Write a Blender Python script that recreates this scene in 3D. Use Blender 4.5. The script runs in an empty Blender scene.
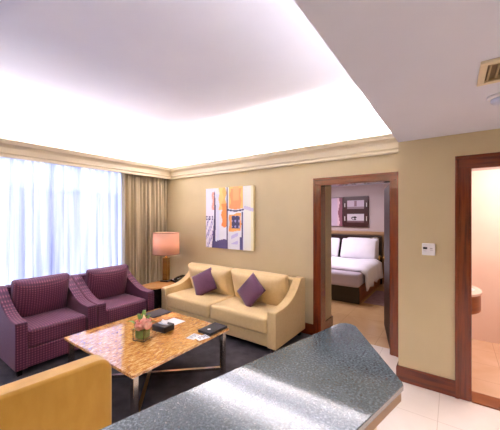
import bpy, bmesh, math, random
from mathutils import Vector, Matrix
random.seed(4)
C = bpy.context.scene.collection
PI = math.pi

# ------------------------------------------------------------------ materials
def lin(c):
    return tuple((v/255/12.92 if v/255 <= .04045 else ((v/255+.055)/1.055)**2.4) for v in c) + (1,)

def mat(name, rgb, rough=.5, metal=0, spec=.5, sheen=0, coat=0, trans=0, ior=1.5, emit=None, estr=0):
    m = bpy.data.materials.new(name); m.use_nodes = True
    b = m.node_tree.nodes['Principled BSDF']; i = b.inputs
    i['Base Color'].default_value = lin(rgb); i['Roughness'].default_value = rough
    i['Metallic'].default_value = metal; i['Specular IOR Level'].default_value = spec
    i['Sheen Weight'].default_value = sheen; i['Coat Weight'].default_value = coat
    i['Transmission Weight'].default_value = trans; i['IOR'].default_value = ior
    if emit:
        i['Emission Color'].default_value = lin(emit); i['Emission Strength'].default_value = estr
    return m

def nt(m): return m.node_tree.nodes, m.node_tree.links, m.node_tree.nodes['Principled BSDF']

def ramp(N, stops):
    r = N.new('ShaderNodeValToRGB'); e = r.color_ramp.elements
    while len(e) < len(stops): e.new(.5)
    for k, (p, c) in enumerate(stops):
        e[k].position = p; e[k].color = lin(c)
    return r

def noise_mat(name, stops, scale=(1,1,1), ns=5, detail=6, rough=.5, bump=0, distort=0, bscale=None, **kw):
    m = mat(name, stops[0][1], rough, **kw); N, L, b = nt(m)
    tc = N.new('ShaderNodeTexCoord'); mp = N.new('ShaderNodeMapping'); mp.inputs['Scale'].default_value = scale
    L.new(tc.outputs['Object'], mp.inputs['Vector'])
    n = N.new('ShaderNodeTexNoise'); n.inputs['Scale'].default_value = ns; n.inputs['Detail'].default_value = detail
    n.inputs['Distortion'].default_value = distort
    L.new(mp.outputs[0], n.inputs['Vector'])
    r = ramp(N, stops); L.new(n.outputs['Fac'], r.inputs[0]); L.new(r.outputs[0], b.inputs['Base Color'])
    if bump:
        n2 = N.new('ShaderNodeTexNoise'); n2.inputs['Scale'].default_value = bscale or ns*4
        L.new(mp.outputs[0], n2.inputs['Vector'])
        bp = N.new('ShaderNodeBump'); bp.inputs['Strength'].default_value = bump; bp.inputs['Distance'].default_value = .004
        L.new(n2.outputs['Fac'], bp.inputs['Height']); L.new(bp.outputs[0], b.inputs['Normal'])
    return m

M = {}
M['wall'] = noise_mat('wall_paint', [(.3,(198,180,141)),(.7,(203,185,146))], ns=3, rough=.7, bump=.05, bscale=120)
M['cream'] = mat('cream_gloss_paint', (226,212,180), .35)
M['ceil'] = noise_mat('ceiling_paint', [(.3,(227,230,244)),(.7,(231,234,247))], ns=2, rough=.8)
M['bedwall'] = mat('bedroom_paint', (205,190,190), .7)
M['bathwall'] = noise_mat('bathroom_stone', [(.35,(244,222,208)),(.65,(240,212,196))], ns=1.5, rough=.25)
M['wood'] = noise_mat('mahogany', [(.3,(78,24,3)),(.55,(126,48,10)),(.75,(96,31,5))], scale=(14,14,.8), ns=3, rough=.22, coat=.5)
M['woodh'] = noise_mat('mahogany_rail', [(.3,(78,24,3)),(.55,(122,46,10)),(.75,(92,30,5))], scale=(.9,14,14), ns=3, rough=.22, coat=.5)
M['darkwood'] = noise_mat('dark_wood', [(.3,(30,16,16)),(.7,(48,26,24))], scale=(1,8,8), ns=4, rough=.25, coat=.3)
M['bedwood'] = noise_mat('orange_wood', [(.3,(120,60,24)),(.7,(160,90,40))], scale=(1,1,8), ns=4, rough=.3)
M['tan'] = mat('tan_panel', (176,140,104), .4)
M['black'] = mat('black_leatherette', (16,15,18), .35)
M['blackgloss'] = mat('black_gloss', (10,10,12), .1)
M['white'] = mat('white_plastic', (238,236,236), .35)
M['grey'] = mat('dark_grey_felt', (52,48,56), .5)
M['lcd'] = mat('lcd', (70,74,74), .2)
M['paper'] = mat('paper', (245,243,240), .6)
M['ink'] = mat('ink', (70,72,90), .6)
M['chrome'] = mat('chrome', (215,205,190), .14, metal=1)
M['brass'] = mat('brass', (214,170,84), .22, metal=1)
M['alu'] = mat('alu', (190,196,205), .4, metal=.6)
M['linen'] = noise_mat('white_linen', [(.3,(232,230,240)),(.7,(240,238,246))], ns=6, rough=.8, bump=.3, bscale=14)
M['taupe'] = mat('taupe_cloth', (190,180,194), .85)
M['shaded_skirt'] = mat('olive_foot_shade', (58,48,34), .9)
M['cream_fabric'] = noise_mat('cream_upholstery', [(.3,(218,188,132)),(.7,(224,195,141))], ns=30, rough=.6, bump=.1, bscale=300, sheen=.15)
M['gold_fabric'] = noise_mat('gold_velvet', [(.3,(198,146,44)),(.7,(210,160,60))], scale=(1,1,.4), ns=14, rough=.6, bump=.12, bscale=260, sheen=.3)
M['plum_plain'] = noise_mat('plum_pillow', [(.3,(90,44,74)),(.7,(100,52,82))], ns=40, rough=.75, bump=.2, bscale=400, sheen=.3)
M['flower'] = noise_mat('petal_pink', [(.35,(248,160,148)),(.65,(255,222,204))], ns=18, rough=.6)
M['flower2'] = mat('petal_peach', (252,222,180), .6)
M['leaf'] = noise_mat('leaf', [(.3,(58,104,28)),(.7,(112,150,56))], ns=20, rough=.5)
M['glass'] = mat('clear_glass', (255,255,255), .02, trans=1, ior=1.45)
M['frame_art'] = mat('oxblood_frame', (62,26,30), .3)

# plum quilted upholstery
def plum():
    m = mat('plum_quilt', (92,54,84), .62, sheen=.12); N, L, b = nt(m)
    tc = N.new('ShaderNodeTexCoord'); sep = N.new('ShaderNodeSeparateXYZ'); L.new(tc.outputs['Object'], sep.inputs[0])
    def math_(op, a, bb):
        n = N.new('ShaderNodeMath'); n.operation = op
        for k, v in enumerate((a, bb)):
            if v is None: continue
            if isinstance(v, (int, float)): n.inputs[k].default_value = v
            else: L.new(v, n.inputs[k])
        return n.outputs[0]
    xz = math_('ADD', sep.outputs[0], sep.outputs[2])
    p = math_('SINE', math_('MULTIPLY', math_('ADD', xz, sep.outputs[1]), 125), None)
    q = math_('SINE', math_('MULTIPLY', math_('SUBTRACT', xz, sep.outputs[1]), 125), None)
    v = math_('MULTIPLY', p, q)
    r = ramp(N, [(0,(74,28,56)),(.5,(94,40,70)),(.72,(100,44,74)),(.9,(158,88,104))])
    mr = N.new('ShaderNodeMapRange'); mr.inputs[1].default_value = -1; L.new(v, mr.inputs[0])
    L.new(mr.outputs[0], r.inputs[0]); L.new(r.outputs[0], b.inputs['Base Color'])
    bp = N.new('ShaderNodeBump'); bp.inputs['Strength'].default_value = .5; bp.inputs['Distance'].default_value = .004
    L.new(mr.outputs[0], bp.inputs['Height']); L.new(bp.outputs[0], b.inputs['Normal'])
    return m
M['plum'] = plum()
M['plum_side'] = noise_mat('plum_velvet', [(.3,(84,50,80)),(.7,(98,60,92))], ns=9, rough=.65, bump=.15, bscale=300, sheen=.6)

def tiles(name, c1, c2, mortar, w, rough, off=(0,0)):
    m = mat(name, c1, rough, spec=.6); N, L, b = nt(m)
    tc = N.new('ShaderNodeTexCoord'); mp = N.new('ShaderNodeMapping'); mp.inputs['Location'].default_value = (off[0], off[1], 0)
    L.new(tc.outputs['Object'], mp.inputs['Vector'])
    br = N.new('ShaderNodeTexBrick'); br.offset = 0; br.inputs['Scale'].default_value = 1
    br.inputs['Brick Width'].default_value = w; br.inputs['Row Height'].default_value = w
    br.inputs['Mortar Size'].default_value = .0025; br.inputs['Mortar'].default_value = lin(mortar)
    L.new(mp.outputs[0], br.inputs['Vector'])
    n = N.new('ShaderNodeTexNoise'); n.inputs['Scale'].default_value = 1.6; n.inputs['Detail'].default_value = 8; n.inputs['Distortion'].default_value = 1.4
    L.new(mp.outputs[0], n.inputs['Vector'])
    r = ramp(N, [(.35, c1), (.65, c2)]); L.new(n.outputs['Fac'], r.inputs[0])
    L.new(r.outputs[0], br.inputs['Color1']); L.new(r.outputs[0], br.inputs['Color2'])
    L.new(br.outputs['Color'], b.inputs['Base Color'])
    return m
M['marble'] = tiles('cream_marble', (232,220,206), (240,230,218), (206,190,172), .6, .12, (.1,.33))
M['bedfloor'] = tiles('bedroom_marble', (196,158,112), (208,172,126), (170,134,92), .6, .12, (.2,.1))
M['bathfloor'] = tiles('bath_marble', (214,176,140), (228,196,164), (196,160,128), .4, .15)
M['carpet'] = noise_mat('slate_carpet', [(.35,(52,47,50)),(.65,(72,66,70))], ns=8, rough=.95, bump=.6, bscale=200)
M['rug'] = noise_mat('mauve_rug', [(.35,(128,98,104)),(.65,(150,120,124))], ns=14, rough=.95, bump=.5, bscale=200)

def granite():
    m = mat('slate_granite', (60,70,72), .08, spec=.7, ior=1.6); N, L, b = nt(m)
    tc = N.new('ShaderNodeTexCoord')
    n = N.new('ShaderNodeTexNoise'); n.inputs['Scale'].default_value = 100; n.inputs['Detail'].default_value = 4; n.inputs['Roughness'].default_value = .55
    n2 = N.new('ShaderNodeTexNoise'); n2.inputs['Scale'].default_value = 5; n2.inputs['Detail'].default_value = 5; n2.inputs['Distortion'].default_value = 1.5
    L.new(tc.outputs['Object'], n.inputs['Vector']); L.new(tc.outputs['Object'], n2.inputs['Vector'])
    mx = N.new('ShaderNodeMath'); mx.operation = 'MULTIPLY_ADD'; mx.inputs[1].default_value = .85
    ml = N.new('ShaderNodeMath'); ml.operation = 'MULTIPLY'; ml.inputs[1].default_value = .15
    L.new(n2.outputs['Fac'], ml.inputs[0]); L.new(n.outputs['Fac'], mx.inputs[0]); L.new(ml.outputs[0], mx.inputs[2])
    r = ramp(N, [(.32,(34,42,46)),(.46,(66,78,82)),(.58,(88,101,106)),(.72,(128,140,145))])
    L.new(mx.outputs[0], r.inputs[0]); L.new(r.outputs[0], b.inputs['Base Color'])
    return m
M['granite'] = granite()

def burl():
    m = mat('veined_amber_marble', (176,112,52), .06, spec=.9, ior=1.7); N, L, b = nt(m)
    tc = N.new('ShaderNodeTexCoord'); mp = N.new('ShaderNodeMapping'); mp.inputs['Scale'].default_value = (1.0,.30,1); mp.inputs['Rotation'].default_value = (0,0,.1)
    L.new(tc.outputs['Object'], mp.inputs['Vector'])
    n = N.new('ShaderNodeTexNoise'); n.inputs['Scale'].default_value = 70; n.inputs['Detail'].default_value = 4; n.inputs['Distortion'].default_value = .2; n.inputs['Roughness'].default_value = .65
    L.new(mp.outputs[0], n.inputs['Vector'])
    r = ramp(N, [(.3,(108,56,12)),(.41,(190,118,42)),(.52,(220,156,74)),(.66,(246,206,134))])
    L.new(n.outputs['Fac'], r.inputs[0]); L.new(r.outputs[0], b.inputs['Base Color'])
    return m
M['burl'] = burl(); M['burl'].node_tree.nodes['Principled BSDF'].inputs['Coat Weight'].default_value = .8; M['burl'].node_tree.nodes['Principled BSDF'].inputs['Coat IOR'].default_value = 1.7

def cloth_trans(name, rgb, trgb, fac, clear=0.0, streak=None):
    m = bpy.data.materials.new(name); m.use_nodes = True; N = m.node_tree.nodes; L = m.node_tree.links
    N.remove(N['Principled BSDF']); out = N['Material Output']
    d = N.new('ShaderNodeBsdfDiffuse'); d.inputs[0].default_value = lin(rgb)
    t = N.new('ShaderNodeBsdfTranslucent'); t.inputs[0].default_value = lin(trgb)
    mx = N.new('ShaderNodeMixShader'); mx.inputs[0].default_value = fac
    L.new(d.outputs[0], mx.inputs[1]); L.new(t.outputs[0], mx.inputs[2])
    last = mx
    if clear:
        tr = N.new('ShaderNodeBsdfTransparent'); m2 = N.new('ShaderNodeMixShader'); m2.inputs[0].default_value = clear
        L.new(mx.outputs[0], m2.inputs[1]); L.new(tr.outputs[0], m2.inputs[2]); last = m2
    L.new(last.outputs[0], out.inputs[0]); return m
M['sheer'] = cloth_trans('sheer_voile', (224,228,248), (226,230,255), .7, .025)
def fold_shading(m):  # light and dark of the folds painted into the voile as vertical streaks
    N = m.node_tree.nodes; L = m.node_tree.links
    tc = N.new('ShaderNodeTexCoord'); mp = N.new('ShaderNodeMapping'); mp.inputs['Scale'].default_value = (0,1,.03)
    L.new(tc.outputs['Object'], mp.inputs['Vector'])
    n = N.new('ShaderNodeTexNoise'); n.inputs['Scale'].default_value = 11; n.inputs['Detail'].default_value = 4; n.inputs['Roughness'].default_value = .6
    L.new(mp.outputs[0], n.inputs['Vector'])
    r = ramp(N, [(.36,(150,156,204)),(.5,(190,196,230)),(.64,(236,238,252))]); L.new(n.outputs['Fac'], r.inputs[0])
    for q in N:
        if q.bl_idname == 'ShaderNodeBsdfTranslucent': L.new(r.outputs[0], q.inputs[0])
fold_shading(M['sheer'])
M['shade'] = cloth_trans('pink_lamp_shade', (222,184,164), (228,192,172), .42)

def satin():
    m = mat('taupe_satin', (146,124,104), .34, sheen=.2); N, L, b = nt(m)
    tc = N.new('ShaderNodeTexCoord'); mp = N.new('ShaderNodeMapping'); mp.inputs['Scale'].default_value = (1,20,.3)
    L.new(tc.outputs['Object'], mp.inputs['Vector'])
    n = N.new('ShaderNodeTexNoise'); n.inputs['Scale'].default_value = 4; L.new(mp.outputs[0], n.inputs['Vector'])
    r = ramp(N, [(.3,(190,174,138)),(.7,(222,206,172))]); L.new(n.outputs['Fac'], r.inputs[0]); L.new(r.outputs[0], b.inputs['Base Color'])
    return m
M['satin'] = satin()

# ------------------------------------------------------------------ mesh helpers
def obj(name, bm, m, parent=None, smooth=False, bevel=0, seg=2, angle=40, subsurf=0):
    me = bpy.data.meshes.new(name)
    bmesh.ops.recalc_face_normals(bm, faces=bm.faces[:])
    bm.to_mesh(me); bm.free()
    for mm in (m if isinstance(m, (list, tuple)) else [m]): me.materials.append(mm)
    o = bpy.data.objects.new(name, me); C.objects.link(o)
    if parent: o.parent = parent
    if bevel:
        b = o.modifiers.new('bevel', 'BEVEL'); b.width = bevel; b.segments = seg; b.limit_method = 'ANGLE'; b.angle_limit = math.radians(angle)
        b.harden_normals = True
        for p in me.polygons: p.use_smooth = True
    if subsurf:
        s = o.modifiers.new('sub', 'SUBSURF'); s.levels = subsurf; s.render_levels = subsurf
    if smooth:
        for p in me.polygons: p.use_smooth = True
    return o

def B(*boxes):
    bm = bmesh.new()
    for b in boxes: add_box(bm, *b)
    return bm

def add_box(bm, x0,x1,y0,y1,z0,z1):
    v = [bm.verts.new((x,y,z)) for x in (x0,x1) for y in (y0,y1) for z in (z0,z1)]
    for f in ((0,1,3,2),(4,6,7,5),(0,4,5,1),(2,3,7,6),(0,2,6,4),(1,5,7,3)): bm.faces.new([v[i] for i in f])
    return v

def add_prism(bm, pts, a, b, axis='y'):
    """polygon pts in the plane normal to axis, extruded from a to b"""
    def P(p, t):
        return {'x': (t,p[0],p[1]), 'y': (p[0],t,p[1]), 'z': (p[0],p[1],t)}[axis]
    A = [bm.verts.new(P(p,a)) for p in pts]; Bv = [bm.verts.new(P(p,b)) for p in pts]
    bm.faces.new(A); bm.faces.new(Bv[::-1]); n = len(pts)
    for i in range(n): bm.faces.new((A[i], A[(i+1)%n], Bv[(i+1)%n], Bv[i]))

def add_lathe(bm, prof, c=(0,0,0), n=32, cap=True):
    rings = []
    for r, z in prof:
        rings.append([bm.verts.new((c[0]+r*math.cos(2*PI*k/n), c[1]+r*math.sin(2*PI*k/n), c[2]+z)) for k in range(n)])
    for a, b in zip(rings, rings[1:]):
        for k in range(n): bm.faces.new((a[k], a[(k+1)%n], b[(k+1)%n], b[k]))
    if cap: bm.faces.new(rings[0][::-1]); bm.faces.new(rings[-1])

def add_tube(bm, pts, r, n=10):
    pts = [Vector(p) for p in pts]; rings = []
    for i, p in enumerate(pts):
        d = (pts[min(i+1,len(pts)-1)] - pts[max(i-1,0)]).normalized()
        u = d.cross(Vector((0,0,1)));  u = u.normalized() if u.length > 1e-3 else Vector((1,0,0))
        w = d.cross(u).normalized(); rr = r[i] if isinstance(r,(list,tuple)) else r
        rings.append([bm.verts.new(p + u*rr*math.cos(2*PI*k/n) + w*rr*math.sin(2*PI*k/n)) for k in range(n)])
    for a, b in zip(rings, rings[1:]):
        for k in range(n): bm.faces.new((a[k], a[(k+1)%n], b[(k+1)%n], b[k]))
    bm.faces.new(rings[0][::-1]); bm.faces.new(rings[-1])

def cushion(w, d, h, r=.04, puff=.03, n=14, corner=0):
    """soft rounded box centred at origin: w (x), d (y), h (z); puff swells the big faces"""
    bm = bmesh.new(); bmesh.ops.create_cube(bm, size=2)
    bmesh.ops.subdivide_edges(bm, edges=bm.edges[:], cuts=n, use_grid_fill=True)
    hw, hd, hh = w/2, d/2, h/2
    for v in bm.verts:
        x, y, z = v.co
        # concentrate sampling near the edges
        f = lambda t: math.copysign(1-(1-abs(t))**1.6, t)
        x, y, z = f(x), f(y), f(z)
        p = Vector((x*hw, y*hd, z*hh))
        c = Vector((max(-hw+r, min(hw-r, p.x)), max(-hd+r, min(hd-r, p.y)), max(-hh+r, min(hh-r, p.z))))
        q = p - c
        if q.length > 1e-9: p = c + q.normalized()*r if q.length > 0 and (abs(x)>.999 or abs(y)>.999 or abs(z)>.999) else p
        k = (1-(p.x/hw)**2)*(1-(p.y/hd)**2)
        p.z += math.copysign(1, p.z)*max(0,k)**.6*puff*min(1,abs(p.z)/(hh*.5)) if abs(p.z)>1e-6 else 0
        v.co = p
    return bm

def xform(bm, m):
    bmesh.ops.transform(bm, matrix=m, verts=bm.verts[:]); return bm
def TR(x,y,z, rx=0, ry=0, rz=0):
    return Matrix.Translation((x,y,z)) @ Matrix.Rotation(rz,4,'Z') @ Matrix.Rotation(ry,4,'Y') @ Matrix.Rotation(rx,4,'X')

def tag(o, label=None, cat=None, group=None, kind=None):
    for k, v in (('label',label),('category',cat),('group',group),('kind',kind)):
        if v: o[k] = v
    return o
def thing(name, label, cat, loc=(0,0,0), rz=0, group=None):
    o = bpy.data.objects.new(name, None); C.objects.link(o); o.location = loc; o.rotation_euler = (0,0,rz)
    o.empty_display_size = .1
    return tag(o, label, cat, group)
def struct(name, bm, m, parent=None, **k):
    o = obj(name, bm, m, parent, **k)
    if not parent: o['kind'] = 'structure'
    return o
def copy_tree(o, parent=None):
    c = o.copy(); C.objects.link(c)
    if parent: c.parent = parent
    for ch in [x for x in bpy.data.objects if x.parent == o]: copy_tree(ch, c)
    return c

# ------------------------------------------------------------------ the setting
YW, YT = 3.65, 3.13            # painting wall, thermostat wall
ZL, ZH = 2.335, 2.98           # low and high ceiling
XS = -.44                      # soffit edge
struct('floor', B((XS-.95,2.6,-2.6,YT,-.1,0),(XS-.95,XS,YT,YW+.15,-.1,0)), M['marble'])
struct('floor', B((-4.95,XS-.95,-2.6,YW,-.1,0)), M['carpet'])
struct('floor', B((-4.6,XS,YW+.15,7.75,-.1,0)), M['bedfloor'])
struct('floor', B((-.1,1.7,YT+.15,4.75,-.1,0)), M['bathfloor'])
struct('wall_back', B((-4.95,-1.45,YW,YW+.15,0,3),(-.59,XS,YW,YW+.15,0,3),(-1.45,-.59,YW,YW+.15,2.03,3)), M['wall'])
struct('wall_entrance', B((XS,.117,YT,YT+.15,0,ZL),(.117,.95,YT,YT+.15,2.03,ZL),(.95,2.6,YT,YT+.15,0,ZL)), M['wall'])
struct('wall_corner', B((XS,-.1,YT+.15,7.75,0,3)), M['wall'])
struct('wall_left', B((-4.95,-4.8,-2.6,-1.9,0,3),(-4.95,-4.8,2.95,YW,0,3),(-4.95,-4.8,-1.9,2.95,2.42,3),(-4.95,-4.8,-1.9,2.95,0,.12)), M['wall'])
struct('wall_right', B((2.6,2.75,-2.6,YT+.15,0,ZL)), M['wall'])
struct('wall_front', B((-4.95,2.75,-2.75,-2.6,0,3)), M['wall'])
struct('ceiling', B((-4.95,XS+.32,-2.6,YW,ZH,ZH+.1)), M['ceil'])
struct('trim_5', B((-4.8,XS,YW-.012,YW,2.545,ZH),(-4.8,-4.788,-2.6,YW-.012,2.46,ZH)), M['ceil'])
struct('ceiling', B((XS,2.6,-2.6,YT+.15,ZL,ZL+.05),(XS+.22,XS+.32,-2.6,YT+.15,ZL+.05,ZH),(XS,XS+.02,-2.6,YT+.15,ZL+.05,ZL+.11),(XS,XS+.32,YT+.15,YT+.3,ZL,ZH)), M['ceil'])
# crown and pelmet: cornice with an open light channel on top
def crown_prof(w, s):   # w wall coordinate, s direction away from the wall (+1 / -1)
    return [(w+s*a, z) for a, z in [(0,2.335),(.035,2.335),(.035,2.35),(.028,2.36),(.028,2.375),(.045,2.385),(.045,2.45),(.06,2.47),(.085,2.495),(.115,2.505),(.115,2.518),(.128,2.522),(.128,2.543),(.108,2.543),(.108,2.49),(0,2.45)]]
bm = bmesh.new(); add_prism(bm, crown_prof(YW,-1), -4.5, XS, 'x')
struct('trim_1', bm, M['cream'])
bm = bmesh.new(); add_prism(bm, [(x,z) for x,z in crown_prof(-4.5,1)], -2.6, YW, 'y')
add_box(bm, -4.8,-4.5,-2.6,YW,2.43,2.45); add_box(bm, -4.52,-4.5,-2.6,YW,2.335,2.45)
struct('trim_2', bm, M['cream'])
# baseboards
struct('baseboard_back', B((-4.5,-1.53,YW-.018,YW,0,.125),(-4.5,-1.53,YW-.012,YW,.125,.142)), M['woodh'])
struct('baseboard_entrance', B((XS-.018,.012,YT-.018,YT,0,.128),(XS-.012,.012,YT-.012,YT,.128,.143),(XS-.018,XS,YT,YW,0,.128)), M['woodh'])
struct('baseboard_right', B((2.582,2.6,-2.6,YT,0,.142)), M['woodh'])

# door casings
def casing(name, x0, x1, y, depth, h, w, wr=None):
    wr = wr or w
    r = B(); r.free()
    bm = bmesh.new()
    for a, b in ((x0-w, x0),(x1, x1+wr)):
        add_box(bm, a, b, y-.02, y, 0, h)
    for a, b in ((x0-w, x0-w+.028),(x1+wr-.028, x1+wr)):
        add_box(bm, a, b, y-.032, y-.0201, 0, h+w-.03)
    for a, b in ((x0-.014, x0+.012),(x1-.012, x1+.014)):
        add_box(bm, a, b, y-.012, y+depth+.012, 0, h+.012)
    o = obj(name, bm, M['wood'], bevel=.004); o['kind'] = 'structure'
    bm = bmesh.new()
    add_box(bm, x0-w, x1+wr, y-.0205, y, h, h+w)
    add_box(bm, x0-w, x1+wr, y-.033, y-.0206, h+w-.028, h+w)
    add_box(bm, x0-.012, x1+.012, y-.0125, y+depth+.012, h-.012, h+.014)
    hd = obj('door_header', bm, M['woodh'], parent=o, bevel=.004)
    return o
d1 = casing('door_1', -1.45, -.59, YW, .15, 2.03, .088, .088)
d2 = casing('door_2', .117, .95, YT, .15, 2.03, .105)
obj('door_sill', B((.129,.938,YT-.02,YT+.165,0,.014)), M['bedwood'], parent=d2, bevel=.003)

# open bedroom door leaf
leaf = thing('door_3', 'dark mahogany door leaf standing open into the bedroom', 'door', (-.615,YW+.17,0), math.radians(104.5)); 
del leaf['label']; del leaf['category']; leaf['kind'] = 'structure'
obj('door_panel', B((0,.80,-.02,.02,.008,2.01)), noise_mat('door_wood', [(.3,(44,18,8)),(.7,(62,26,12))], scale=(10,10,.8), ns=3, rough=.5, spec=.25), leaf, bevel=.004)
bm = bmesh.new(); add_lathe(bm, [(.0,-.001),(.026,0),(.026,.008),(.01,.012),(.01,.04),(.028,.05),(.032,.062),(.024,.076),(.0,.08)], n=20)
xform(bm, TR(.74,.02,1.0, rx=-PI/2)); 
bm2 = bmesh.new(); obj('door_handle', bm, M['brass'], leaf, smooth=True); bm2.free()

# window
w = bpy.data.objects.new('window_1', None); C.objects.link(w); w['kind'] = 'structure'; w.location = (-4.87,.525,0)
ys = [-2.425,-1.2125,0,1.2125,2.425]
fr = [(-.03,.03,ys[0],ys[-1],.12,.17),(-.03,.03,ys[0],ys[-1],2.37,2.42),(-.028,.028,ys[0]+.03,ys[-1]-.03,1.96,2.0)] + [(-.031,.031,max(ys[0],y-.025),min(ys[-1],y+.025),.12,2.42) for y in ys]
obj('window_frame', B(*fr), M['alu'], w)
for a, b in zip(ys, ys[1:]): obj('window_pane', B((-.004,.004,a+.025,b-.025,.17,1.96)), M['glass'], w)

# bedroom shell
struct('wall_bedroom_far', B((-4.6,XS,7.6,7.75,0,2.5)), M['bedwall'])
struct('wall_bedroom_left', B((-4.75,-4.6,YW+.15,7.75,0,2.5)), M['bedwall'])
struct('ceiling', B((-4.6,XS,YW+.15,7.75,2.42,2.5)), M['ceil'])
struct('wall_passage', B((-1.75,-1.465,YW+.15,4.12,0,2.42)), M['wall'])
struct('baseboard_passage', B((-1.77,-1.447,4.12,4.14,0,.14),(-1.465,-1.447,YW+.16,4.12,0,.14)), M['woodh'])
struct('trim_3', B((-4.6,XS,7.42,7.6,0,1.17),(-4.6,XS,7.39,7.6,1.17,1.24)), M['tan'])
# bathroom shell
struct('wall_bathroom_far', B((-.1,1.7,4.75,4.9,0,2.4)), M['bathwall'])
struct('wall_bathroom_left', B((-.1,-.085,YT+.15,4.75,0,2.4)), M['bathwall'])
struct('wall_bathroom_right', B((1.7,1.85,YT+.15,4.9,0,2.4)), M['bathwall'])
struct('ceiling', B((-.1,1.7,YT+.15,4.75,2.4,2.5)), M['ceil'])

# ------------------------------------------------------------------ curtains
def curtain(name, x, y0, y1, z0, z1, folds, amp, m, seed, jit=.35):
    rnd = random.Random(seed); bm = bmesh.new(); n = folds*14; nz = 10
    ph = [rnd.uniform(-jit,jit) for _ in range(folds+2)]; am = [rnd.uniform(.6,1.25) for _ in range(folds+2)]
    rows = []
    for j in range(nz+1):
        z = z0 + (z1-z0)*j/nz; row = []
        for i in range(n+1):
            s = i/n*folds; k = int(s); fr_ = s-k
            a = am[k]*(1-fr_)+am[k+1]*fr_; p = ph[k]*(1-fr_)+ph[k+1]*fr_
            t = 1-j/nz
            dx = amp*a*math.sin(2*PI*(s+p+.12*t*math.sin(k)))*(.75+.35*t) + amp*.25*math.sin(2*PI*s*2.3+seed)
            dy = amp*.5*math.cos(2*PI*(s+p))*t
            row.append(bm.verts.new((x+dx, max(y0,min(y1, y0+(y1-y0)*i/n+dy)), z)))
        rows.append(row)
    for a, b in zip(rows, rows[1:]):
        for i in range(n): bm.faces.new((a[i],a[i+1],b[i+1],b[i]))
    return obj(name, bm, m, smooth=True)
o = curtain('sheer_curtain', -4.72, -2.2, 2.8, .015, 2.425, 40, .032, M['sheer'], 5)
tag(o, 'white sheer curtain with soft folds across the whole window', 'curtain')
o = curtain('drape', -4.605, 2.68, 3.63, .012, 2.425, 11, .066, M['satin'], 9, .5)
sm = o.modifiers.new('thick','SOLIDIFY'); sm.thickness = .003
tag(o, 'taupe satin drape gathered in the corner beside the lamp', 'curtain')

# ------------------------------------------------------------------ seating
def back_cushion(w, d, h, puff):
    bm = cushion(w, d, h, r=.035, puff=puff, n=14)
    for v in bm.verts:
        u, k = abs(v.co.x)/(w/2), abs(v.co.y)/(d/2)
        v.co.z *= 1-.5*max(u,k)**5-.15*(u*k)**2
        v.co.x *= 1-.035*(1-k**2)*(u>.9); v.co.y *= 1-.03*(1-u**2)*(k>.9)
    return bm
def side_profile(D, hf, hb, z0, e=2.5, m=.35):
    """x from the back (0) to the front (D); top sweeps from hb down to hf"""
    pts = [(D,z0),(D,hf-.015),(D-.015,hf)]
    for k in range(0, 13):
        t = k/12; x = (D-.10)*(1-t) + .13*t
        s = t**1.5*(3-2*t**.8) if t < 1 else 1
        s = (t*t*(3-2*t))*m + (t**e)*(1-m)
        pts.append((x, hf+.004 + (hb-hf-.004)*s))
    pts += [(.02,hb),(0,hb-.02),(0,z0)]
    return pts

def armchair(name, label, loc, rz, W, D, mats, group=None, hf=.54, hb=.80, aw=.105, z0=.07, legs=True):
    ms, ma = mats
    t = thing(name, label, 'armchair', loc, rz, group)
    for s in (-1, 1):
        bm = bmesh.new(); y = s*W/2; add_prism(bm, side_profile(D,hf,hb,z0), y, y-s*aw)
        obj('armrest', bm, ma, t, bevel=.02, seg=3)
    obj('back_panel', B((.0,.13,-W/2+aw-.004,W/2-aw+.004,z0,hb)), ma, t, bevel=.03, seg=4)
    obj('seat_base', B((.10,D-.015,-W/2+aw-.003,W/2-aw+.003,z0,.255)), ma, t, bevel=.012)
    w = W-2*aw-.006
    bm = cushion(D-.15, w, .19, r=.035, puff=.012); xform(bm, TR(.14+(D-.15)/2,0,.352)); obj('seat_cushion', bm, ms, t, smooth=True)
    bm = back_cushion(.49, w+.01, .19, .04); xform(bm, TR(.25,0,.648, ry=math.radians(-76))); obj('back_cushion', bm, ms, t, smooth=True)
    for sx in (.05, D-.09):
        for sy in (-W/2+.03, W/2-.07):
            bm = bmesh.new(); v = add_box(bm, sx, sx+.04, sy, sy+.04, 0, z0); obj('leg', bm, M['darkwood'], t)
    return t
P = (M['plum'], M['plum'])
armchair('armchair', 'purple quilted armchair nearest the camera, farther from the lamp', (-4.31,1.335,0), 0, .79, .81, P, 'pair of purple armchairs by the window')
armchair('armchair', 'purple quilted armchair next to the lamp and wooden side table', (-4.31,2.14,0), 0, .80, .81, P, 'pair of purple armchairs by the window')

# golden armchair seen from behind: plain padded back with rounded top corners
g = thing('armchair', 'golden fabric armchair seen from behind, beside the dark counter', 'armchair', (-1.612,.478,0), PI-.09)
W = .78
def rrect(y0,y1,z0,z1,r,n=6):
    pts = [(y0,z0),(y1,z0)]
    for k in range(n+1):
        a = k/n*PI/2; pts.append((y1-r+r*math.cos(a), z1-r+r*math.sin(a)))
    for k in range(n+1):
        a = PI/2+k/n*PI/2; pts.append((y0+r+r*math.cos(a), z1-r+r*math.sin(a)))
    return pts
bm = bmesh.new(); add_prism(bm, rrect(-W/2,W/2,.07,.808,.075), 0, .12, 'x'); obj('back_panel', bm, M['gold_fabric'], g, bevel=.018, seg=4)
bm = bmesh.new()
loop = rrect(-W/2+.004,W/2-.004,.07,.804,.071)[1:] 
add_tube(bm, [(.016,p[0],p[1]) for p in loop]+[(.016,-W/2+.004,.07)], .0045, 6); obj('piping', bm, M['gold_fabric'], g, smooth=True)
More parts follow.
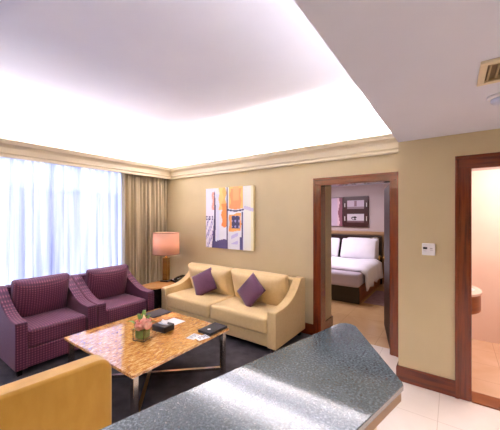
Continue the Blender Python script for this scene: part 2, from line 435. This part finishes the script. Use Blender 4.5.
for s in (-1,1):
    bm = bmesh.new(); add_prism(bm, [(.115,.07),(.70,.07),(.70,.385),(.68,.40),(.55,.42),(.4,.46),(.25,.53),(.115,.64)], s*W/2*.99, s*(W/2-.105)); obj('armrest', bm, M['gold_fabric'], g, bevel=.02, seg=3)
obj('seat_base', B((.11,.68,-W/2+.1,W/2-.1,.07,.235)), M['gold_fabric'], g, bevel=.012)
bm = cushion(.56, W-.22, .16, r=.035, puff=.012); xform(bm, TR(.41,0,.315)); obj('seat_cushion', bm, M['gold_fabric'], g, smooth=True)
for sx in (.04,.62):
    for sy in (-W/2+.04, W/2-.08): obj('leg', B((sx,sx+.04,sy,sy+.04,0,.07)), M['darkwood'], g)

# sofa
SW, SD = 2.07, .80
s = thing('sofa', 'cream two seat sofa under the abstract painting', 'sofa', (-2.685,3.62,0), -PI/2)
for q in (-1,1):
    bm = bmesh.new(); add_prism(bm, side_profile(SD,.50,.78,.07,3.0,.12), q*SW/2, q*(SW/2-.118)); obj('armrest', bm, M['cream_fabric'], s, bevel=.02, seg=3)
obj('back_panel', B((0,.13,-SW/2+.1,SW/2-.1,.07,.765)), M['cream_fabric'], s, bevel=.03, seg=4)
obj('seat_base', B((.10,SD-.02,-SW/2+.102,SW/2-.102,.07,.215)), M['cream_fabric'], s, bevel=.012)
cw = (SW-.236)/2-.004
for q in (-1,1):
    bm = cushion(SD-.13, cw, .20, r=.04, puff=.012); xform(bm, TR(.14+(SD-.13)/2, q*(cw/2+.003), .313)); obj('seat_cushion', bm, M['cream_fabric'], s, smooth=True)
    bm = back_cushion(.48, cw+.01, .21, .05); xform(bm, TR(.255, q*(cw/2+.003), .602, ry=math.radians(-74))); obj('back_cushion', bm, M['cream_fabric'], s, smooth=True)
for sx in (.05,SD-.1):
    for sy in (-SW/2+.04, SW/2-.09): obj('leg', B((sx,sx+.05,sy,sy+.05,0,.07)), M['darkwood'], s)

# throw pillows
def pillow(label, c, yaw, tilt, roll, size=.365):
    bm = bmesh.new(); n = 14; h = size/2
    top = {}; bot = {}
    for i in range(n+1):
        for j in range(n+1):
            u, v = -1+2*i/n, -1+2*j/n
            k = max(0,(1-u*u)*(1-v*v))**.45
            pinch = 1-.07*(1-abs(u*v))* (abs(u)**4+abs(v)**4)*.7
            x, y = u*h*pinch, v*h*pinch
            a = bm.verts.new((x,y,.055*k)); top[i,j] = a
            bot[i,j] = a if i in (0,n) or j in (0,n) else bm.verts.new((x,y,-.055*k))
    for i in range(n):
        for j in range(n):
            for d, fl in ((top,0),(bot,1)):
                f = [d[i,j],d[i+1,j],d[i+1,j+1],d[i,j+1]]
                bm.faces.new(f[::-1] if fl else f)
    # stand the square upright facing -y, rolled on its corner
    xform(bm, Matrix.Rotation(yaw,4,'Z') @ Matrix.Rotation(PI/2-tilt,4,'X') @ Matrix.Rotation(roll,4,'Z'))
    o = obj('throw_pillow', bm, M['plum_plain'], smooth=True); o.location = c
    return tag(o, label, 'pillow', 'purple throw pillows on the sofa')
pillow('purple throw pillow standing on its corner nearer the lamp', (-3.10,3.135,.60), math.radians(12), math.radians(24), math.radians(30))
pillow('purple throw pillow standing on its corner nearer the bedroom door', (-2.225,3.135,.605), math.radians(-8), math.radians(24), math.radians(56))

# ------------------------------------------------------------------ coffee table
TX0,TX1,TY0,TY1 = -3.03,-1.89,1.185,2.275
t = thing('coffee_table', 'square coffee table with veined amber marble top and metal legs', 'table', ((TX0+TX1)/2,(TY0+TY1)/2,0))
hx, hy = (TX1-TX0)/2, (TY1-TY0)/2
obj('tabletop', B((-hx,hx,-hy,hy,.425,.45)), M['burl'], t, bevel=.003)
for sx in (-1,1):
    for sy in (-1,1):
        cx, cy = sx*(hx-.045), sy*(hy-.045)
        L = obj('leg', B((cx-.022,cx+.022,cy-.022,cy+.022,0,.425)), M['chrome'], t, bevel=.003)
for ang in (1,-1):
    bm = bmesh.new()
    L = math.hypot(hx-.045,hy-.045)-.02; add_box(bm, -L, L, -.016, .016, .03 if ang>0 else .034, .058 if ang>0 else .062)
    xform(bm, Matrix.Rotation(math.atan2(ang*(hy-.045),hx-.045),4,'Z')); obj('cross_stretcher', bm, M['chrome'], t)

# flowers in a glass cube
f = thing('flower_vase', 'small square glass vase with pink roses on the coffee table', 'vase', (-2.385,1.60,.4505), .3); f.scale = (1.12,1.12,1.08)
bm = bmesh.new()
v = []
o_, i_ = .055, .050
add_box(bm, -o_,o_,-o_,o_,0,.008)
for a in ((-o_,-i_,-o_,o_),(i_,o_,-o_,o_),(-i_,i_,-o_,-i_),(-i_,i_,i_,o_)): add_box(bm, *a, .0081, .10)
obj('vase_glass', bm, M['glass'], f)
bm = cushion(.092,.092,.082, r=.02, puff=0, n=6)
for v in bm.verts: v.co += v.co.normalized()*.0
xform(bm, TR(0,0,.052)); obj('leaf_lining', bm, M['leaf'], f, smooth=True)
rnd = random.Random(2)
for (x,y,z,r) in [(.0,-.035,.115,.036),(.048,.0,.118,.034),(-.045,.005,.125,.03),(.01,.04,.13,.034),(.02,.0,.148,.03)]:
    bm = bmesh.new()
    bmesh.ops.create_icosphere(bm, subdivisions=2, radius=r*.55)
    for ring, (n, rad, up) in enumerate([(5,.6,.3),(7,.95,-.1)]):
        for k in range(n):
            a = 2*PI*k/n+ring*.4
            pv = []
            for j in range(4):
                ww = (.25,.5,.5,.28)[j]*r*1.3; zz = (-.8,-.2,.4,.75)[j]*r + up*r*.3; rr = (.3,.8,1.0,1.12)[j]*rad*r
                for q in (-1,1):
                    pv.append(bm.verts.new((rr*math.cos(a)-q*ww*math.sin(a), rr*math.sin(a)+q*ww*math.cos(a), zz)))
            for j in range(3): bm.faces.new((pv[2*j],pv[2*j+1],pv[2*j+3],pv[2*j+2]))
    xform(bm, TR(x,y,z, rx=rnd.uniform(-.4,.4), ry=rnd.uniform(-.4,.4))); obj('rose', bm, M['flower'], f, smooth=True)
bm = bmesh.new()
add_tube(bm, [(-.0,.02,.09),(-.01,.03,.16),(-.012,.03,.20)], [.012,.018,.004], 8); obj('lily_bud', bm, M['flower2'], f, smooth=True)
for (a, l, up) in [(2.6,.10,.10),(3.4,.11,.06),(4.4,.07,.02),(.4,.09,.06),(1.5,.08,.09),(2.1,.09,.13)]:
    bm = bmesh.new(); rows = []
    for j in range(7):
        q = j/6; ww = .017*math.sin(PI*min(1,q*.92+.06)); rr = .02+l*q; z = .09+up*math.sin(q*PI*.6)
        rows.append([bm.verts.new((rr*math.cos(a)-k*ww*math.sin(a), rr*math.sin(a)+k*ww*math.cos(a), z+.004*abs(k))) for k in (-1,0,1)])
    for p, q in zip(rows, rows[1:]):
        for k in (0,1): bm.faces.new((p[k],p[k+1],q[k+1],q[k]))
    lf = obj('leaf', bm, M['leaf'], f, smooth=True); lf.modifiers.new('t','SOLIDIFY').thickness = .001

# tissue box, pad, paper, folder, leaflets
t = thing('tissue_box', 'black leather tissue box behind the flowers on the coffee table', 'box', (-2.405,1.85,.4505), .12)
obj('box_body', B((-.09,.09,-.068,.068,0,.062)), M['black'], t, bevel=.008, seg=3)
bm = bmesh.new(); add_prism(bm, [(.068*math.cos(a*PI/10),.022*math.sin(a*PI/10)) for a in range(20)], .0622, .065, 'z'); obj('box_slot', bm, M['alu'], t)
bm = bmesh.new()
rows = []
for j in range(4):
    rows.append([bm.verts.new((-.045+.018*i, .006*math.sin(i*1.7+j)+(-.004+.012*j), .064+.009*j+.004*math.sin(i*2.1))) for i in range(6)])
for a, b in zip(rows, rows[1:]):
    for i in range(5): bm.faces.new((a[i],a[i+1],b[i+1],b[i]))
q = obj('tissue', bm, M['paper'], t, smooth=True); q.modifiers.new('t','SOLIDIFY').thickness = .001

t = thing('desk_pad', 'dark grey leather pad lying at the far left corner of the coffee table', 'pad', (-2.88,2.125,.4505), 0)
obj('pad_body', B((-.10,.11,-.125,.13,0,.008)), M['grey'], t, bevel=.002)
for x_ in (-.092,.100): obj('stitching', B((x_,x_+.002,-.117,.122,.0081,.0086)), M['black'], t)
bm = bmesh.new(); add_prism(bm, [(-.105,-.09),(.085,-.1),(.105,.085),(-.085,.1)], 0, .002, 'z')
o = obj('paper_sheet', bm, M['paper']); o.location = (-2.50,2.05,.4505); o.rotation_euler = (0,0,.1)
tag(o, 'blank white sheet lying behind the black tissue box', 'paper')

t = thing('folder', 'black leather compendium folder at the right corner of the coffee table', 'folder', (-1.995,2.14,.4505), 0)
obj('folder_cover', B((-.085,.088,-.125,.128,.0,.005),(-.085,.088,-.125,.128,.019,.024),(.083,.088,-.125,.128,.005,.019)), M['black'], t, bevel=.001)
obj('folder_pages', B((-.080,.082,-.12,.123,.0051,.0189)), M['grey'], t)
bm = bmesh.new(); add_prism(bm, [(.018*math.cos(a*PI/8),.018*math.sin(a*PI/8)-.05) for a in range(16)], .0241, .0246, 'z'); obj('folder_badge', bm, M['paper'], t)
for k, (x, y, a, z) in enumerate([(-2.03,1.915,.15,.4505),(-1.945,1.945,-.25,.4525)]):
    g_ = thing('leaflet', ['white printed leaflet beside the black folder, nearer the tissue box','white printed leaflet half tucked against the black folder, nearer the table edge'][k], 'leaflet', (x,y,z), a, 'white leaflets beside the folder')
    obj('sheet', B((-.045,.045,-.06,.06,0,.0015)), M['paper'], g_)
    bm = bmesh.new()
    for j in range(5): add_box(bm, -.035, (.03,.01,.025,-.005,.02)[j], .04-.018*j, .047-.018*j, .0016, .0019)
    obj('print', bm, M['ink'], g_)

# ------------------------------------------------------------------ side table, lamp, phone
t = thing('side_table', 'small wood topped side table between purple armchair and sofa', 'table', (-3.93,3.02,0))
sup = lambda r: [(r*.20*math.copysign(abs(math.cos(a))**.55,math.cos(a)), r*.37*math.copysign(abs(math.sin(a))**.55,math.sin(a))) for a in [2*PI*k/40 for k in range(40)]]
bm = bmesh.new(); add_prism(bm, sup(1), .475, .50, 'z'); obj('tabletop', bm, noise_mat('honey_wood', [(.3,(180,122,66)),(.7,(206,150,90))], scale=(8,1,1), ns=4, rough=.2), t, bevel=.004)
bm = bmesh.new(); add_prism(bm, sup(.8), .0, .475, 'z'); obj('drum_base', bm, M['darkwood'], t, bevel=.004)
l = thing('table_lamp', 'table lamp with pink drum shade and amber column', 'lamp', (-4.015,3.15,.5005), .35)
obj('lamp_base', B((-.075,.075,-.075,.075,0,.02)), M['black'], l, bevel=.003)
obj('lamp_column', B((-.046,.046,-.046,.046,.02,.40)), noise_mat('amber_lacquer', [(.3,(112,78,30)),(.7,(150,108,48))], scale=(1,1,3), ns=4, rough=.2, metal=.3), l, bevel=.004)
bm = bmesh.new(); add_lathe(bm, [(.03,.40),(.03,.41),(.012,.415),(.012,.47),(.03,.475),(.03,.485)], n=16); obj('lamp_neck', bm, M['brass'], l, smooth=True)
bm = bmesh.new(); add_lathe(bm, [(.222,.465),(.214,.83)], n=40, cap=False)
sh = obj('lamp_shade', bm, M['shade'], l, smooth=True); q = sh.modifiers.new('t','SOLIDIFY'); q.thickness = .002
bm = bmesh.new()
bm.free(); rim = mat('rim', (170,120,108), .6)
for z, r in ((.463,.2225),(.825,.2145)):
    bm = bmesh.new(); add_lathe(bm, [(r,z),(r+.002,z+.0),(r+.002,z+.008),(r,z+.008)], n=40, cap=False); obj('shade_rim', bm, rim, sh)
bm = bmesh.new()
for k in range(3):
    a = k*2*PI/3; add_tube(bm, [(.02*math.cos(a),.02*math.sin(a),.48),(.223*math.cos(a),.223*math.sin(a),.47)], .003, 6)
obj('shade_support', bm, M['brass'], l)
bm = bmesh.new(); bmesh.ops.create_uvsphere(bm, u_segments=16, v_segments=10, radius=.032); xform(bm, TR(0,0,.62))
obj('light_bulb', bm, mat('bulb', (255,235,210), .4, emit=(255,210,170), estr=6), l, smooth=True)

p = thing('telephone', 'black and silver desk telephone on the side table behind the sofa arm', 'telephone', (-3.83,3.25,.5005), math.radians(78)); p.scale = (1.05,1.05,1.15)
bm = bmesh.new(); add_prism(bm, [(-.09,0),(.09,0),(.09,.055),(.06,.06),(-.09,.022)], -.085, .085, 'y'); obj('phone_body', bm, M['blackgloss'], p, bevel=.005)
bm = bmesh.new(); add_prism(bm, [(-.10,.058),(-.10,.04),(-.06,.04),(-.05,.056),(.06,.075),(.07,.062),(.10,.068),(.10,.09),(.05,.098),(-.05,.08)], -.08, -.035, 'y')
xform(bm, TR(0,0,.0)); obj('handset', bm, M['blackgloss'], p, bevel=.006)
bm = bmesh.new()
sl = (.06-.022)/.15
add_prism(bm, [(-.07,.0275),(.04,.0555),(.04,.058),(-.07,.030)], -.02, .07, 'y'); obj('keypad', bm, M['white'], p)

# ------------------------------------------------------------------ painting
def art(u, v):
    """plain abstract arrangement: u left-right, v top-down"""
    n = lambda k: .012*math.sin(k*9+u*21)+.01*math.sin(v*33+k*4)
    c = (240,238,242)
    if u < .16:
        c = (238,232,242)
        if .45 < v < .54 and math.sin(u*90)+math.sin(v*160) > .3: c = (70,62,110)
        elif v > .5 and math.sin(u*150+math.sin(v*23)*3)+math.sin(v*31+u*60) > .5: c = (176,168,212) if math.sin(v*90) < .6 else (110,100,160)
    if .14 < u+n(1) < .20 and .06 < v < .36: c = (244,170,150)
    if .24 < u < .31: c = (232,232,246) if v > .1 else (242,240,236)
    if .29 < u+n(2) < .46 and v < .36: c = (252,200,120) if u+n(3) < .38 else (250,178,96)
    if .36 < u+n(3) < .47 and .26 < v < .66-.6*abs(u-.42): c = (248,146,66)
    if .25 < u < .46 and v+n(2) > .85: c = (86,74,118)
    lw = .008+.028*min(1,max(0,(v-.05)))
    if v > .05 and abs(u-(.19+.02*math.sin(v*4)))<lw: c = (62,54,96)
    if .17 < u < .30 and v > .9+n(5): c = (84,70,112)
    if .505 < u < .80 and v < .36-.9*(u-.65)**2:
        c = (250,156,98) if .54 < u+n(4) < .77 and v > .03 else (252,196,112)
        if .6 < u < .72 and v < .22: c = (252,172,112)
    if abs(v-(.385-.8*(u-.65)**2)) < .012 and .48 < u < .82: c = (70,58,96)
    if .53 < u+n(1) < .76 and .43 < v+n(2) < .71: c = (250,174,92)
    if .57 < u < .735 and .465 < v < .66:
        c = (72,62,98)
        if math.sin(u*80)+math.sin(v*70+1) > 1.0: c = (178,164,206)
    if .56 < u < .70 and .74 < v < .92 and math.sin(v*50+u*20) > .2: c = (212,204,236)
    if abs(u-.475) < .012 and v > .0: c = (110,100,130) if v < .3 else (70,60,100)
    if abs(u-.79) < .014 and v > .4: c = (66,60,104)
    if .70 < u < .80 and .80 < v+n(3) and u > .74: c = (92,84,132)
    if u > .815:
        c = (246,244,232)
        if u > .95: c = (248,240,200)
        if .335 < v+n(1) < .375: c = (216,206,226)
    return c

def colour_mat(name, rough=.5):
    m = mat(name, (255,255,255), rough); N, L, b = nt(m)
    a = N.new('ShaderNodeVertexColor'); a.layer_name = 'Art'; L.new(a.outputs['Color'], b.inputs['Base Color']); return m
M['art'] = colour_mat('canvas_paint', .55)
def canvas(name, w, h, fn, nu, nv, parent, depth=.0, m=None):
    """flat painted face in the xz plane, facing -y, centred on x, base at z=0"""
    bm = bmesh.new(); cl = bm.loops.layers.float_color.new('Art')
    g_ = [[bm.verts.new((-w/2+w*i/nu, 0, h*(1-j/nv))) for i in range(nu+1)] for j in range(nv+1)]
    for j in range(nv):
        for i in range(nu):
            fc = bm.faces.new((g_[j][i], g_[j+1][i], g_[j+1][i+1], g_[j][i+1]))
            col = lin(fn((i+.5)/nu, (j+.5)/nv))
            for lp in fc.loops: lp[cl] = col
    o = obj(name, bm, m or M['art'], parent); o.location = (0,depth,0)
    return o
t = thing('painting', 'large abstract canvas in orange, violet and white above the sofa', 'painting', (-3.015,YW,1.075))
obj('canvas_stretcher', B((-.505,.505,-.040,-.001,0,1.015)), mat('canvas_edge', (232,214,160), .7), t)
canvas('painted_face', 1.01, 1.015, art, 110, 110, t, -.0405)

# bedroom pictures
def photo1(u,v):
    c = (206,190,206)
    if v > .75: c = (150,130,140)
    if .42 < u < .58 and .05 < v < .7: c = (150,120,130)
    return c
def photo2(u,v):
    c = (214,204,214)
    if v > .8: c = (120,90,96)
    if (u-.42)**2/.03+(v-.5)**2/.05 < 1 and math.sin(u*30)+math.sin(v*20) > -.4: c = (44,24,30)
    return c
t = thing('picture_frame', 'dark oxblood frame holding two pale photographs above the bed', 'picture', (-2.05,7.6,1.34))
obj('frame_board', B((-.315,.315,-.05,-.001,0,.79)), M['frame_art'], t, bevel=.006)
for z, fn in ((.12,photo2),(.47,photo1)):
    q = canvas('photograph', .42, .22, fn, 40, 24, t, -.052); q.location.z = z
for x_, z0_, z1_ in ((-.28,.16,.28),(.262,.16,.28),(-.28,.52,.62),(.262,.52,.62)): obj('frame_clip', B((x_,x_+.018,-.058,-.0505,z0_,z1_)), M['white'], t)
t = thing('picture_frame', 'tall pale panel picture with red edge left of the dark frame', 'picture', (-2.72,7.6,1.35))
obj('frame_board', B((-.34,.34,-.04,-.001,0,.77)), M['frame_art'], t, bevel=.004)
canvas('picture_face', .66, .75, lambda u,v: (140,84,100) if u > .86+.03*math.sin(v*9) else ((206,184,206) if u < .8 else (226,196,206)) if not (.3<u<.45 and v>.6) else (90,60,80), 40, 40, t, -.041).location.z = .01

# ------------------------------------------------------------------ bed
b = thing('bed', 'double bed with white linen and dark headboard in the bedroom', 'bed', (-2.31,7.38,0))
hw = .92
obj('headboard', B((-1.05,.93,-.06,0,0,1.15)), M['darkwood'], b, bevel=.01)
obj('bed_base', B((-hw+.02,hw-.02,-1.955,-.06,.0,.30)), M['bedwood'], b, bevel=.01)
obj('shaded_foot_skirt', B((-hw+.01,hw-.01,-1.985,-1.956,.0,.30)), M['shaded_skirt'], b, bevel=.008)  # dark olive front panel; shade at the foot end put into its colour
bm = cushion(hw*2, 1.96, .26, r=.06, puff=.01); xform(bm, TR(0,-1.05,.43)); obj('mattress', bm, M['taupe'], b, smooth=True)
# duvet, folded over the side
bm = bmesh.new(); n = 30; rows = []
for j in range(15):
    y = -1.78 + j*.095; row = []
    for i in range(n+1):
        s = -1+2*i/n; x = s*1.20
        zt = .60; over = max(0, abs(x)-hw-.01)
        hang = 1.25 - .12*math.sin(j*1.3)
        if over > 0: xx = math.copysign(hw+.035+.10*over+.02*math.sin(j*1.9), x); z = zt - over*hang
        else: xx = x; z = zt + .015*math.sin(x*5+j*.7) 
        row.append(bm.verts.new((xx, y, z - (.05 if j==0 else 0))))
    rows.append(row)
for a, c_ in zip(rows, rows[1:]):
    for i in range(n): bm.faces.new((a[i],a[i+1],c_[i+1],c_[i]))
q = obj('duvet', bm, M['linen'], b, smooth=True); z_ = q.modifiers.new('t','SOLIDIFY'); z_.thickness = .035; z_.offset = 1
bm = bmesh.new(); rows = []
for j in range(3):
    y = -1.83+j*.03
    rows.append([bm.verts.new((x, y, .575+.008*math.sin(x*4)+(.02 if j else 0))) for x in [-.9+1.8*i/16 for i in range(17)]])
for a, c_ in zip(rows, rows[1:]):
    for i in range(16): bm.faces.new((a[i],a[i+1],c_[i+1],c_[i]))
q = obj('duvet_edge', bm, M['taupe'], b, smooth=True); q.modifiers.new('t','SOLIDIFY').thickness = .02
def bedpillow(label, x, y, z, tilt, w=.72, h=.46):
    bm = cushion(w, h, .14, r=.05, puff=.05, n=10)
    for v in bm.verts:
        u = (v.co.x/(w/2)); k = (v.co.y/(h/2)); v.co.z *= (1-.45*max(abs(u),abs(k))**3)
    xform(bm, Matrix.Rotation(PI/2-tilt,4,'X'))
    o = obj('bed_pillow', bm, M['linen'], smooth=True); o.location = (x,y,z)
    return tag(o, label, 'pillow', 'white pillows on the bed')
bedpillow('white bed pillow at the front, on the side nearer the open door', -1.84,7.01,.845, .40, .80, .49)
bedpillow('white bed pillow half hidden behind the front pillow nearer the door', -1.80,7.215,.855, .1, .74, .48)
bedpillow('white bed pillow at the left edge of the doorway view', -2.70,7.01,.845, .40, .80, .49)
# reading light and nightstand
t = thing('reading_lamp', 'small chrome reading lamp fixed to the bed headboard', 'lamp', (-1.47,7.319,1.08))
bm = bmesh.new(); add_lathe(bm, [(.0,0),(.03,0),(.03,.012),(.0,.012)], n=16, cap=False); xform(bm, TR(0,0,0,rx=PI/2)); obj('wall_plate', bm, M['chrome'], t)
bm = bmesh.new(); add_tube(bm, [(0,-.01,0),(.02,-.06,.03),(-.04,-.1,.04),(-.14,-.13,.0)], .009, 8); obj('lamp_arm', bm, M['chrome'], t, smooth=True)
bm = bmesh.new(); add_tube(bm, [(-.14,-.13,.0),(-.19,-.14,-.03)], [.02,.03], 12); obj('lamp_head', bm, M['white'], t, smooth=True)
t = thing('nightstand', 'orange brown wooden nightstand to the right of the bed', 'nightstand', (-.985,7.20,0))
obj('cabinet_body', B((-.19,.21,-.2,.2,.0,.56)), M['bedwood'], t, bevel=.004)
obj('cabinet_top', B((-.2,.22,-.21,.2,.56,.585)), M['darkwood'], t)
q = obj('drawer', B((-.17,.19,-.213,-.2,.36,.53)), M['bedwood'], t)
obj('drawer_knob', B((-.03,.05,-.232,-.2131,.44,.452)), M['brass'], q)
o = obj('bedside_rug', B((-1.36,-.60,5.55,6.62,0,.012)), M['rug'], bevel=.004); tag(o, 'mauve rug on the bedroom floor beside the bed', 'rug')

# ------------------------------------------------------------------ counter
cr = math.radians(13.2)
t = thing('bar_counter', 'dark grey granite topped bar counter with angled end in the foreground', 'counter', (0,0,0))
raw = [(-.255-.43*.0,.969)]
# outline in plan, from the measured corners
dirv = Vector((-.311,-1.295)).normalized()
L0 = Vector((-.625,1.832)); tip = [(-.612,1.872),(-.585,1.898),(-.55,1.905),(-.51,1.885)]
pts = [tuple(L0)] + tip + [(-.175,1.358),(-.169,1.338)]
Rr = Vector((-.169,1.338)); Ld = L0
e1 = Rr + dirv*2.3; e0 = Ld + dirv*2.75
pts += [tuple(e1), tuple(e0)]
bm = bmesh.new(); add_prism(bm, pts, .875, .90, 'z'); obj('worktop', bm, M['granite'], t, bevel=.003)
def inset(pts, d):
    P_ = [Vector(p) for p in pts]; out = []; n = len(P_)
    cc = sum(P_, Vector((0,0)))/n
    area = sum(P_[i].x*P_[(i+1)%n].y-P_[(i+1)%n].x*P_[i].y for i in range(n)); sg = 1 if area > 0 else -1
    for i in range(n):
        a, b_, c_ = P_[i-1], P_[i], P_[(i+1)%n]
        n1 = Vector((-(b_-a).y,(b_-a).x)).normalized()*sg; n2 = Vector((-(c_-b_).y,(c_-b_).x)).normalized()*sg
        m_ = (n1+n2).normalized(); out.append(b_ + m_*d/max(.4,m_.dot(n1)))
    return [tuple(v) for v in out]
bm = bmesh.new(); add_prism(bm, inset(pts,.008), .83, .8749, 'z'); obj('apron', bm, M['tan'], t)
big = [(-.56,1.70),(-.50,1.72),(-.27,1.33),(-.27,1.30)]
big += [tuple(Vector(big[-1])+dirv*2.2), tuple(Vector((-.56,1.70))+dirv*2.55)]
bm = bmesh.new(); add_prism(bm, big, .0, .83, 'z'); obj('base_cabinet', bm, M['cream'], t, bevel=.002)

# ------------------------------------------------------------------ wall, ceiling fittings
t = thing('thermostat', 'white square thermostat with small display on the tan wall', 'thermostat', (-.187,YT,1.255))
obj('thermostat_body', B((-.052,.052,-.026,-.0005,-.01,.10)), M['white'], t, bevel=.006, seg=3)
obj('display', B((-.043,-.010,-.0272,-.0261,.046,.066)), M['lcd'], t)
obj('button', B((.012,.032,-.028,-.0261,.048,.060)), mat('soft_grey', (196,190,190), .5), t)
for x_, z_ in ((-.04,.028),(.012,.034)): obj('marking', B((x_,x_+.025,-.0268,-.0261,z_,z_+.004)), mat('soft_grey2', (186,180,184), .5), t)

t = thing('air_vent', 'cream square ceiling air vent in the low ceiling', 'vent', (.28,1.87,ZL))
def ring(bm, a, b, c, d, wd, z0, z1):
    add_box(bm,a,b,c,c+wd,z0,z1); add_box(bm,a,b,d-wd,d,z0,z1); add_box(bm,a,a+wd,c+wd,d-wd,z0,z1); add_box(bm,b-wd,b,c+wd,d-wd,z0,z1)
bm = bmesh.new(); ring(bm, -.175,.175,-.14,.14,.03,-.016,0); obj('vent_frame', bm, M['cream'], t, bevel=.003)
obj('vent_backing', B((-.145,.145,-.11,.11,-.003,-.0005)), mat('vent_dark', (110,92,64), .6), t)
for k in range(3):
    d = .03+k*.032; bm = bmesh.new(); ring(bm, -.175+d+.008,.175-d-.008,-.14+d+.004,.14-d-.004,.008,-.014,-.003); obj('vent_blade', bm, mat('vent_blade', (176,158,118), .5), t)
t = thing('smoke_detector', 'white round smoke detector on the low ceiling below the vent', 'smoke detector', (.235,2.285,ZL))
bm = bmesh.new(); add_lathe(bm, [(.065,0),(.068,-.012),(.06,-.02)], n=32); obj('detector_base', bm, M['white'], t, smooth=True)
bm = bmesh.new(); add_lathe(bm, [(.05,-.02),(.05,-.034),(.04,-.046),(.02,-.052),(.001,-.053)], n=32); obj('detector_dome', bm, mat('pale_blue_plastic', (214,220,240), .3), t, smooth=True)

# wash basin in the bathroom
t = thing('wash_basin', 'half round wooden wash stand with pale marble top in the bathroom', 'wash basin', (-.085,3.80,.635))
arc = [(0,-.30)] + [(.10+.22*math.cos(a), .0+.30*math.sin(a)) for a in [-PI/2+PI*k/18 for k in range(19)]] + [(0,.30)]
bm = bmesh.new(); add_prism(bm, arc, 0, .175, 'z'); obj('basin_cabinet', bm, M['bedwood'], t, bevel=.004)
bm = bmesh.new(); add_prism(bm, [(x*1.03,y*1.03) for x,y in arc], .1751, .20, 'z'); obj('basin_top', bm, M['bathwall'], t, bevel=.004)
bm = bmesh.new(); add_lathe(bm, [(.10,.2001),(.105,.203),(.095,.203),(.08,.2015),(.02,.201)], c=(.17,0,0), n=28); obj('basin_bowl', bm, M['white'], t, smooth=True)

# ------------------------------------------------------------------ lights
def area(name, loc, rot, sx, sy, power, col):
    d = bpy.data.lights.new(name, 'AREA'); d.shape = 'RECTANGLE'; d.size = sx; d.size_y = sy; d.energy = power; d.color = col
    o = bpy.data.objects.new(name, d); o.location = loc; o.rotation_euler = rot; C.objects.link(o); return o
UP = (PI,0,0)
WARM = (1,.90,.83); NEUT = (1,.91,.95)
area('cove_light', (-2.5,YW-.06,2.50), UP, 3.9, .04, 60, WARM)
area('cove_light', (-4.56,.5,2.50), UP, .04, 6.0, 75, WARM)
area('cove_light', (XS+.11,.2,2.42), UP, .1, 5.4, 17, WARM)
area('cove_light', (-2.5,-2.5,2.5), UP, 3.9, .04, 30, WARM)
def down(x, y, z, power, col=NEUT, r=.045, size=100):
    t = thing('downlight', 'recessed round downlight in the low ceiling', 'downlight', (x,y,z))
    bm = bmesh.new(); add_lathe(bm, [(r,0),(r+.018,0),(r+.016,-.006),(r,-.004)], n=28, cap=False); obj('trim_ring', bm, M['white'], t, smooth=True)
    bm = bmesh.new(); add_lathe(bm, [(r,-.002),(r,-.0005)], n=28); obj('lens', bm, mat('lens', (255,250,240), .3, emit=(255,240,220), estr=8), t)
    d = bpy.data.lights.new('downlight_beam','SPOT'); d.energy = power; d.spot_size = math.radians(size); d.spot_blend = .6; d.color = col; d.shadow_soft_size = .04
    o = bpy.data.objects.new('downlight_beam', d); o.location = (x,y,z-.02); C.objects.link(o)
    t['group'] = 'downlights in the low ceiling'
for x, y, p in [(-.17,.88,30),(.75,2.1,34),(1.4,.9,34),(1.2,-.8,34),(.2,-1.2,34)]: down(x,y,ZL,p)
# table lamp bulb
d = bpy.data.lights.new('lamp_glow','POINT'); d.energy = 4.5; d.color = (1,.86,.76); d.shadow_soft_size = .05
o = bpy.data.objects.new('lamp_glow', d); o.location = (-4.015,3.15,1.17); C.objects.link(o)
# bedroom, bathroom ceiling lamps
area('bedroom_ceiling_lamp', (-2.6,5.8,2.40), (0,0,0), 1.2,1.2, 30, (.98,.86,.96))
area('bathroom_ceiling_lamp', (.75,4.0,2.38), (0,0,0), .8,.8, 15, (1,.84,.82))

# daylight outside
wd = bpy.data.worlds.new('sky'); bpy.context.scene.world = wd; wd.use_nodes = True
bg = wd.node_tree.nodes['Background']; bg.inputs[0].default_value = (.80,.85,1,1); bg.inputs[1].default_value = 3.0
pl = area('window_daylight', (-4.97,.525,1.27), (0,-PI/2,0), 2.3, 4.85, 1, (1,1,1)); pl.data.cycles.is_portal = True

# ------------------------------------------------------------------ camera
cd = bpy.data.cameras.new('camera'); cam = bpy.data.objects.new('camera', cd); C.objects.link(cam)
cd.sensor_width = 36; cd.lens = 285/500*36; cd.shift_y = .004; cd.clip_start = .05
cam.location = (0,0,1.6); cam.rotation_euler = (PI/2,0,math.radians(35.5))
sc = bpy.context.scene; sc.camera = cam
sc.view_settings.view_transform = 'Standard'; sc.view_settings.look = 'None'; sc.view_settings.gamma = 1
sc.view_settings.use_curve_mapping = False; sc.view_settings.exposure = .95
